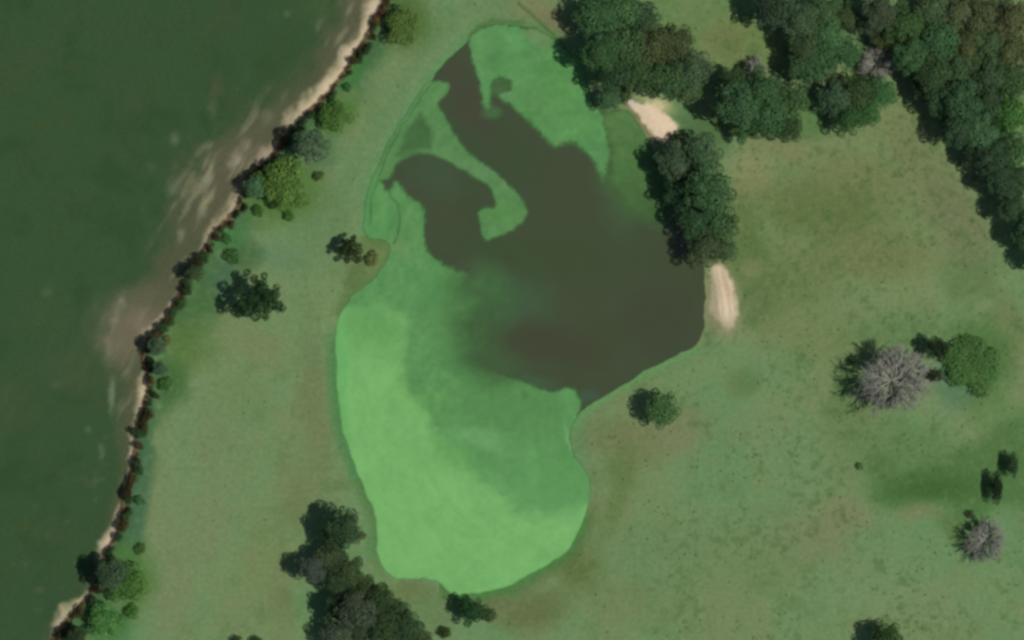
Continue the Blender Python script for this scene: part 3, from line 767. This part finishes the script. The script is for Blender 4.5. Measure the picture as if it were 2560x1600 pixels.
g_right = "trees on the right shore of the pond between the two beaches"
g_up = "trees above the pond left of the upper beach"
g_mid = "trees of the middle group right of the upper beach"
g_spur = "trees round the pale dead tree left of the right hand wood"
g_top = "trees of the dense block at the top right of centre"
g_wood = "trees of the wood down the right edge"
g_low = "trees of the grove at the lower left of the pond"
g_bank = "trees and bushes along the top of the field bank"
T = [
 # right shore
 (1690, 405, 50, "broad", GR, "grey green tree just below the reddish brush at the upper beach's lower tip", g_right),
 (1752, 392, 56, "broad", (56, 80, 58), "tree at the upper right of the pond side clump, facing the middle group", g_right),
 (1704, 470, 46, "broad", DK, "tree leaning over the water on the pond side clump's upper left edge", g_right),
 (1772, 478, 58, "tall", MD, "tallest looking crown in the middle right of the pond side clump", g_right),
 (1738, 545, 50, "broad", DK, "tree over the water where the pond side clump narrows on its left", g_right),
 (1800, 560, 48, "broad", (56, 84, 54), "tree on the lower right of the pond side clump, edging the tan pasture", g_right),
 (1760, 620, 48, "broad", (56, 72, 50), "lowest tree of the pond side clump, right above the right hand beach", g_right),
 (1815, 625, 30, "broad", (66, 92, 62), "small crown beside the lowest tree, right of the right hand beach's top", g_right),
 (1652, 398, 22, "shrub", (46, 62, 32), "dark bush at the water's edge under the upper beach's lower tip", g_right),
 # upper group
 (1490, 45, 52, "broad", (54, 86, 54), "light green tree at the top left of the upper group, with shade beside it", g_up),
 (1552, 22, 50, "broad", (60, 92, 58), "tree at the top edge of the upper group, second from its left", g_up),
 (1606, 45, 44, "broad", (50, 74, 52), "tree at the top right of the upper group, beside the small green clearing", g_up),
 (1502, 130, 50, "tall", MD, "tree on the left edge of the upper group, second from its top", g_up),
 (1568, 120, 52, "broad", (58, 84, 52), "tree in the middle left of the upper group", g_up),
 (1640, 118, 50, "broad", BR, "brownish olive tree in the middle of the upper group", g_up),
 (1700, 108, 42, "broad", (62, 76, 50), "brown tinged tree on the upper right edge of the upper group by the tan clearing", g_up),
 (1535, 190, 44, "tall", DK, "third tree down the left edge of the upper group, hanging over the duckweed", g_up),
 (1600, 195, 50, "broad", (52, 76, 48), "tree right above the upper beach's left tip", g_up),
 (1668, 200, 50, "broad", (54, 80, 50), "tree right above the upper beach's pale upper corner", g_up),
 (1738, 172, 46, "broad", (62, 84, 60), "right hand tree of the upper group, facing the middle group's shadow", g_up),
 (1726, 225, 32, "broad", (64, 88, 58), "small crown at the lower right tip of the upper group", g_up),
 (1522, 250, 30, "broad", (60, 92, 62), "small round tree at the water's edge left of the upper beach", g_up),
 (1560, 240, 26, "shrub", (52, 72, 46), "bush between the round waterside tree and the upper beach", g_up),
 # middle group
 (1846, 262, 56, "tall", (54, 84, 56), "left hand tree of the middle group with the long black shade beside it", g_mid),
 (1832, 200, 34, "tall", (48, 70, 44), "tree at the upper left corner of the middle group, above its black shade", g_mid),
 (1905, 225, 52, "broad", MD, "tree in the upper middle of the middle group, below the pale leafless tree", g_mid),
 (1912, 295, 52, "broad", (52, 84, 54), "tree in the lower middle of the middle group", g_mid),
 (1972, 250, 50, "broad", (52, 80, 50), "tree on the right side of the middle group", g_mid),
 (1860, 322, 36, "broad", (56, 88, 52), "tree at the lower left corner of the middle group, above the pale tan patch", g_mid),
 (1970, 318, 38, "broad", (46, 70, 42), "tree at the lower right corner of the middle group, on the tan grass", g_mid),
 (1886, 170, 36, "dead", None, "pale leafless tree on the upper left of the middle group", None),
 (2012, 170, 46, "broad", (52, 80, 52), "tree joining the middle group to the top block", g_mid),
 # spur group
 (2088, 245, 46, "broad", (54, 78, 56), "left hand tree of the spur group, below the grass gap", g_spur),
 (2150, 225, 46, "broad", (50, 72, 44), "tree of the spur group right under the pale dead tree", g_spur),
 (2206, 232, 38, "broad", (58, 96, 58), "bright green right hand tree of the spur group, beside the grass lane", g_spur),
 (2122, 296, 42, "broad", (44, 76, 42), "lowest tree of the spur group, pointing down into the pasture", g_spur),
 (2172, 282, 34, "broad", (50, 88, 48), "tree at the lower right of the spur group", g_spur),
 (2190, 158, 56, "dead", None, "pale dead tree at the head of the grass lane beside the right hand wood", None),
 # top block
 (1940, 22, 50, "tall", (46, 66, 50), "tree at the top left corner of the top block, shading the clearing", g_top),
 (2000, 50, 46, "tall", (60, 82, 60), "grey green tree at the top of the top block, second from its left", g_top),
 (2062, 28, 46, "broad", (58, 84, 54), "tree at the top edge of the top block, third from its left", g_top),
 (2012, 108, 42, "tall", (56, 76, 52), "tree right of the black shadow hole of the top block", g_top),
 (2070, 88, 48, "broad", (60, 94, 60), "light green tree in the middle of the top block", g_top),
 (2050, 160, 48, "broad", (50, 82, 52), "tree at the lower end of the top block, above the spur group", g_top),
 (2112, 130, 42, "broad", (54, 86, 54), "tree at the lower right of the top block, left of the pale dead tree", g_top),
 (2112, 40, 36, "broad", (54, 72, 46), "tree at the top right of the top block, left of the black gap", g_top),
 (2200, 30, 46, "tall", (60, 76, 58), "grey tree at the top edge, right of the black gap between block and wood", g_wood),
 (2215, 95, 34, "broad", (66, 78, 50), "olive tree just above the pale dead tree", g_wood),
 (2262, 60, 52, "broad", (52, 78, 46), "big green crown at the top of the wood, right of the grey tree", g_wood),
 (2280, 140, 44, "tall", (54, 84, 54), "tree where the wood's dark left edge begins", g_wood),
 (2345, 100, 54, "broad", (54, 86, 56), "broad green crown inside the wood's upper left, right of where its edge begins", g_wood),
 (2330, 22, 44, "broad", (66, 88, 62), "light grey green crown at the top edge above the wood's upper left", g_wood),
 (2395, 30, 46, "broad", (70, 84, 58), "olive crown at the top edge, left of the brown crowns", g_wood),
 (2460, 35, 50, "broad", (68, 80, 54), "left one of the two brown crowns in the top right corner", g_wood),
 (2535, 45, 52, "broad", (72, 80, 55), "right one of the two brown crowns in the top right corner", g_wood),
 (2420, 110, 44, "broad", (66, 78, 50), "dull olive crown under the left brown crown", g_wood),
 (2475, 110, 46, "broad", (60, 84, 56), "green crown under the gap between the two brown crowns", g_wood),
 (2540, 120, 46, "broad", (72, 84, 54), "olive crown under the right brown crown, at the picture's edge", g_wood),
 (2330, 180, 46, "tall", (50, 72, 46), "second tree down the wood's dark left edge", g_wood),
 (2395, 175, 46, "broad", (56, 80, 54), "crown inside the wood, right of the second edge tree", g_wood),
 (2348, 245, 40, "tall", (46, 68, 46), "third tree down the wood's dark left edge", g_wood),
 (2405, 255, 50, "tall", (48, 76, 52), "large dark crown just inside the wood right of the third edge tree", g_wood),
 (2400, 325, 44, "tall", (46, 70, 50), "fourth tree down the wood's dark left edge", g_wood),
 (2450, 330, 44, "tall", (58, 88, 62), "pale blue green crown beside the fourth edge tree", g_wood),
 (2475, 195, 46, "broad", (54, 74, 52), "crown in the middle of the wood level with the second edge tree", g_wood),
 (2540, 200, 44, "broad", (56, 82, 50), "crown at the picture's edge below the olive ones", g_wood),
 (2478, 265, 44, "broad", (50, 72, 50), "crown in the middle of the wood level with the third edge tree", g_wood),
 (2535, 285, 48, "broad", (62, 100, 52), "brightest green crown of the wood, at the picture's right edge", g_wood),
 (2482, 395, 42, "tall", (44, 66, 48), "fifth tree down the wood's dark left edge", g_wood),
 (2535, 370, 44, "broad", (54, 84, 52), "crown at the picture's edge under the brightest one", g_wood),
 (2500, 455, 40, "tall", (46, 68, 50), "sixth tree down the wood's dark left edge", g_wood),
 (2548, 445, 42, "broad", (50, 74, 50), "crown at the picture's edge beside the sixth edge tree", g_wood),
 (2532, 520, 38, "tall", (50, 72, 50), "seventh and lowest tree whose crown shows at the wood's dark left edge", g_wood),
 (2582, 560, 42, "tall", (46, 70, 50), "tree whose shade and rim peep in at the right edge below the wood", g_wood),
 (2610, 640, 42, "tall", (46, 70, 50), "lowest tree of the wood, mostly cut off by the right edge", g_wood),
 (2312, 222, 30, "tall", (48, 70, 46), "small tree wedged between the second and third trees of the wood's dark left edge", g_wood),
 (2300, 185, 28, "tall", (50, 74, 48), "small tree between the first and second trees of the wood's dark left edge", g_wood),
 (2376, 290, 32, "tall", (48, 70, 48), "small tree between the third and fourth trees of the wood's dark left edge", g_wood),
 (2440, 385, 32, "tall", (46, 66, 46), "small tree between the fourth and fifth trees of the wood's dark left edge", g_wood),
 (2478, 340, 34, "broad", (52, 78, 52), "crown behind the fourth edge tree, left of the picture's edge", g_wood),
 (2525, 480, 34, "tall", (46, 68, 48), "small tree just behind the sixth edge tree", g_wood),
 (2560, 590, 34, "tall", (44, 66, 46), "small tree below the seventh edge tree, touching the right edge", g_wood),
 (2295, 95, 36, "broad", (60, 82, 50), "olive green crown between the top of the wood and where its edge begins", g_wood),
 (2390, 110, 36, "broad", (54, 80, 50), "crown filling between the broad upper left crown and the dull olive one", g_wood),
 (2440, 155, 36, "broad", (56, 80, 52), "crown under the dull olive one, in the wood's middle", g_wood),
 (2510, 150, 36, "broad", (60, 82, 52), "crown under the olive crown at the picture's edge, left side", g_wood),
 (2440, 220, 34, "broad", (52, 76, 50), "crown left of the wood's middle, level with the big spur group tree", g_wood),
 (2512, 240, 34, "broad", (56, 84, 50), "crown just above and left of the brightest green one", g_wood),
 (2500, 320, 36, "broad", (54, 82, 52), "crown just below and left of the brightest green one", g_wood),
 (2508, 410, 32, "broad", (48, 72, 50), "crown filling behind the fifth edge tree", g_wood),
 (2170, 60, 30, "tall", (50, 68, 48), "dark tree in the shade of the gap left of the wood", g_wood),
 # pasture right
 (1656, 1024, 43, "broad", (62, 94, 56), "single round tree alone in the pasture below the pond's lower right shore", None),
 (2232, 952, 112, "dead", None, "big grey leafless tree in the right hand pasture", None),
 (2428, 912, 76, "low", (60, 93, 50), "broad low green tree right of the big leafless tree", None, 2.6),
 (2345, 872, 28, "tall", (26, 40, 24), "small dark tree touching the big leafless tree's upper right", None),
 (2338, 940, 20, "tall", (40, 50, 38), "thin dark grey tree against the right side of the big leafless tree", None),
 (2466, 1352, 66, "dead", None, "smaller grey leafless tree near the lower right edge", None),
 (2492, 1218, 25, "broad", (24, 42, 28), "small upright nearly black tree just above the smaller leafless tree", None, None, .62, 0),
 (2532, 1162, 22, "broad", (44, 66, 44), "small upright dark tree at the right edge above the nearly black one", None, None, .7, 0),
 (2215, 1600, 42, "broad", (44, 66, 36), "dark tree cut off by the bottom edge right of centre", None),
 (2130, 900, 12, "shrub", (64, 88, 50), "small bush left above the big leafless tree", None),
 (2425, 1285, 14, "shrub", (58, 70, 48), "little bush left above the smaller leafless tree", None),
 (2150, 1165, 12, "shrub", (70, 100, 60), "little bush at the left end of the lush green patch", None),
 # lower grove
 (862, 1318, 48, "tall", (48, 70, 48), "top tree of the lower left grove, with black shade on its left", g_low),
 (822, 1395, 40, "broad", (56, 72, 50), "middle tree of the grove, below the top one", g_low),
 (778, 1425, 36, "tall", (58, 72, 64), "grey crowned tree on the grove's left edge", g_low),
 (872, 1430, 42, "broad", (52, 70, 44), "tree on the grove's right side, facing the duckweed", g_low),
 (890, 1530, 50, "tall", (56, 70, 56), "grey green tree right of the grove's biggest black shade", g_low),
 (838, 1588, 40, "broad", (60, 74, 60), "pale tree at the bottom edge under the grove's biggest shade", g_low),
 (950, 1500, 40, "broad", (44, 64, 38), "dark tree on the grove's right, below the pond's corner", g_low),
 (960, 1575, 44, "broad", (46, 66, 42), "tree at the bottom edge on the grove's right", g_low),
 (1020, 1575, 44, "broad", (48, 70, 46), "last tree to the right along the grove's bottom edge", g_low),
 (838, 1345, 34, "tall", (42, 62, 40), "dark small crown tucked under the grove's top tree on its left", g_low),
 (840, 1455, 32, "tall", (44, 62, 42), "dark crown between the grey crowned tree and the grove's right side", g_low),
 (910, 1470, 32, "broad", (46, 64, 38), "dark crown at the grove's right side, just above the grey green tree", g_low),
 (850, 1520, 36, "tall", (38, 56, 40), "nearly black crown in the grove's biggest shade", g_low),
 (905, 1590, 34, "broad", (48, 66, 46), "crown on the bottom edge in the middle of the grove", g_low),
 (1000, 1528, 30, "broad", (52, 72, 44), "small olive crown at the grove's far right, level with its big shade", g_low),
 (1060, 1600, 26, "broad", (48, 66, 40), "small crown cut by the bottom edge at the grove's far right end", g_low),
 (1180, 1528, 35, "broad", (30, 60, 34), "dark ragged tree standing at the pond's bottom shore", None),
 (1225, 1540, 22, "shrub", (58, 76, 46), "olive bush on the right of the ragged shore tree", None),
 (1112, 1582, 20, "shrub", (40, 58, 26), "dark bush at the bottom edge left of the ragged shore tree", None),
 (905, 1340, 14, "shrub", (72, 84, 56), "small brownish bush between the grove and the duckweed", None),
 (590, 1602, 18, "shrub", (46, 64, 34), "left one of the two dark bushes on the bottom edge left of the grove", None),
 (640, 1606, 20, "shrub", (46, 62, 36), "right one of the two dark bushes on the bottom edge left of the grove", None),
 # left meadow
 (652, 748, 66, "sparse", (28, 52, 28), "large open crowned dark tree alone in the left meadow", None),
 (876, 622, 37, "sparse", (34, 48, 24), "smaller open crowned tree near the pond's left shore", None),
 (930, 648, 22, "shrub", (84, 96, 58), "olive brown bush between the small open tree and the pond", None),
 # bank
 (1005, 62, 50, "low", (78, 104, 54), "olive low tree at the top of the picture on the field bank", g_bank),
 (1022, 96, 18, "shrub", (52, 76, 36), "dark bush at the foot of the olive low tree", g_bank),
 (940, 52, 16, "shrub", (86, 70, 40), "russet bush on the bank edge beside the olive low tree", g_bank),
 (838, 292, 42, "low", (72, 106, 52), "low bright bush like tree on the bank above the black shade", g_bank),
 (868, 218, 14, "shrub", (50, 92, 52), "small dark green bush on the bank left of the grass lane", g_bank),
 (778, 362, 42, "tall", (66, 88, 66), "grey green tree on the bank with black shade on its left", g_bank),
 (742, 330, 22, "shrub", (52, 74, 50), "bush in the shade left above the grey green bank tree", g_bank),
 (705, 462, 70, "low", (74, 103, 49), "broad yellow green tree, brightest on the field bank", g_bank),
 (640, 465, 30, "broad", (66, 100, 72), "small blue green tree on the left of the broad yellow green one", g_bank),
 (795, 440, 16, "shrub", (60, 80, 40), "dark bush on the right of the broad yellow green tree", g_bank),
 (722, 540, 18, "shrub", (56, 92, 42), "bush under the broad yellow green tree", g_bank),
 (645, 525, 18, "shrub", (54, 86, 42), "bush at the lower left of the broad yellow green tree", g_bank),
 (568, 598, 16, "shrub", (54, 96, 50), "small green bush at the bank edge above the dark bush on the lane", g_bank),
 (580, 640, 24, "shrub", (52, 88, 48), "dark green bush right of the bank, above the open crowned tree", g_bank),
 (486, 682, 22, "tall", (52, 70, 46), "small dark tree on the bank edge left of the open crowned tree", g_bank),
 (392, 866, 24, "tall", (62, 84, 66), "tree on the bank with black shade where the pale washout ends", g_bank),
 (400, 920, 20, "tall", (60, 84, 64), "lower one of the two trees at the washout's lower end", g_bank),
 (418, 850, 14, "shrub", (84, 96, 52), "olive bush right of the washout's lower end", g_bank),
 (416, 960, 22, "shrub", (58, 94, 50), "green bush below the two washout trees", g_bank),
 (348, 1250, 16, "shrub", (56, 90, 58), "low bush on the bank halfway down the picture's lower left", g_bank),
 (352, 1372, 18, "shrub", (62, 88, 48), "small bush on the bank above the round black shade", g_bank),
 (318, 1460, 52, "low", (64, 100, 50), "broad green tree at the lower left with round black shade on the bank", g_bank),
 (278, 1436, 40, "tall", (54, 76, 56), "taller dark tree at the upper left of the lower left broad tree", g_bank),
 (262, 1555, 48, "low", (68, 112, 60), "bright green tree in the lower left corner under the broad one", g_bank),
 (195, 1592, 26, "tall", (46, 62, 40), "dark tree on the bank at the bottom edge of the lower left corner", g_bank),
 (330, 1530, 24, "shrub", (62, 100, 48), "bush right of the bright green corner tree", g_bank),
]
for t in T:
    plant(*t)

# scrub bushes standing close together along the top of the bank
FR = catmull(BANK[5:-2], False, 4)
acc, count = 0.0, {}
ORD = "first second third fourth fifth sixth seventh eighth ninth tenth eleventh twelfth thirteenth fourteenth fifteenth sixteenth seventeenth eighteenth nineteenth twentieth".split()
MARKS = [(-999, "the top edge"), (300, "the grey green tree"), (470, "the yellow green tree"), (600, "the two green bushes"), (700, "the small dark tree"),
         (820, "the washout's lower end"), (960, "the two washout trees"), (1140, "the sand strip's middle"), (1260, "the low halfway bush"), (1400, "the round black shade"), (1500, "the pale corner sand")]
for (xa, ya), (xb, yb) in zip(FR[:-1], FR[1:]):
    acc += math.hypot(xb - xa, yb - ya)
    if acc < random.uniform(8, 34) or not (-20 < ya < 1620): continue
    acc = 0
    gap = math.sin(ya * .013) + math.sin(ya * .031 + 2)
    if ya < 280 and gap < -.2: continue
    rad = random.uniform(6, 16) + (4 if ya > 620 else 0)
    off = random.uniform(3, 19)
    px_, py_ = xa + off, ya + off * .35
    dark = random.uniform(.8, 1.15)
    brown = random.random() < .25
    tn = (58 * dark, 56 * dark, 34 * dark) if brown else (46 * dark, 70 * dark, 42 * dark)
    mark = [m_ for m_ in MARKS if m_[0] <= ya][-1][1]
    key = (mark, brown); count[key] = count.get(key, 0) + 1
    lb_ = ORD[count[key] - 1] + (" brownish" if brown else " dark green") + " scrub bush of the bank fringe, counted down from " + mark
    plant(px_, py_, rad, "shrub", tn, lb_, "brown scrub bushes fringing the field bank" if brown else "dark scrub bushes fringing the field bank", rad * .19, random.uniform(.7, 1.4))

# ------------------------------------------------------------------ reddish dry brush along the lip of the bank (nobody could count it)
r = np.random.default_rng(900)
BK = catmull(BANK[3:-2], False, 5)
seg = np.array(BK); dl = np.linalg.norm(np.diff(seg, axis=0), axis=1); cum = np.concatenate([[0], np.cumsum(dl)])
L = []
s = 0
while s < cum[-1]:
    k = min(np.searchsorted(cum, s, side='right') - 1, len(dl) - 1); t = (s - cum[k]) / dl[k]
    p = seg[k] * (1 - t) + seg[k + 1] * t
    dx, dy = seg[k + 1] - seg[k]; nx, ny = -dy / dl[k], dx / dl[k]
    if nx > 0: nx, ny = -nx, -ny
    off = r.uniform(-13, 1)
    x, y = to_world(p[0] + nx * off, p[1] + ny * off)
    dens = .5 + .5 * math.sin(s * .02) * math.sin(s * .007 + 1)
    if r.random() < .7 + .3 * dens:
        L.append((x, y, ground_z(x + .5, y) + r.uniform(.15, .5), r.uniform(.3, .95) * (1.25 if dens > .6 else .8), r.uniform(1.0, 1.6)))
    s += r.uniform(4, 11)
me = lobes_to_mesh("bank_brush", L, r, .12, 22, .6)
o = bpy.data.objects.new("bank_brush", me); C.objects.link(o)
o.color = (*(albedo((70, 46, 32)) * 1.3), 1)
tag(o, "reddish brown dry brush fringing the bank between field and meadow", kind="stuff")

# bare reddish brush at the lower tip of the upper beach
L = [(*to_world(1683 + r.normal() * 13, 347 + r.normal() * 10), ) for _ in range(26)]
L = [(x, y, ground_z(x, y) + r.uniform(.1, .6), r.uniform(.25, .5), 1.1) for x, y in L]
me = lobes_to_mesh("brush", L, r, .1, 26, .8)
o = bpy.data.objects.new("brush_thicket", me); C.objects.link(o)
o.color = (*(albedo((112, 78, 68)) * 1.4), 1)
tag(o, "reddish bare brush thicket at the lower tip of the upper beach", "thicket")

# ------------------------------------------------------------------ coarse weeds dotted over the pasture (nobody could count them)
cen, nrm, siz, shd = [], [], [], []
n_try = 2600
qx, qy = r.uniform(250, 2600, n_try), r.uniform(-40, 1640, n_try)
dens = fbm(qx, qy, 1 / 90, 221, 3) + .55 * fbm(qx, qy, 1 / 25, 231, 2)
okp = (dens > .12 - .1 * (qx > 1450)) & ~inside(qx, qy, POND) & ~inside(qx, qy, BEACH_N) & ~inside(qx, qy, BEACH_E) & ~inside(qx, qy, field_poly)
okp &= segdist(qx, qy, BANK, False) > 14
okp &= (qx > 1450) | (r.random(n_try) < .25)
for x0, y0 in zip(qx[okp], qy[okp]):
    x, y = to_world(x0, y0); z = ground_z(x, y); R_ = r.uniform(.18, .4)
    for _ in range(8):
        d = r.normal(size=3); d[2] = abs(d[2]) + .3; d /= np.linalg.norm(d)
        cen.append((x + d[0] * R_, y + d[1] * R_, z + .08 + d[2] * R_ * .6)); nrm.append(d); siz.append(r.uniform(.1, .2)); shd.append([r.uniform(.8, 1.2)] * 3)
me = quads_mesh("pasture_weeds", np.array(cen), np.array(nrm), np.array(siz), np.array(shd), M_leaf, r)
o = bpy.data.objects.new("pasture_weeds", me); C.objects.link(o)
o.color = (*(albedo((88, 112, 62)) * 1.5), 1)
tag(o, "coarse weeds dotted over the grazed pasture", kind="stuff")
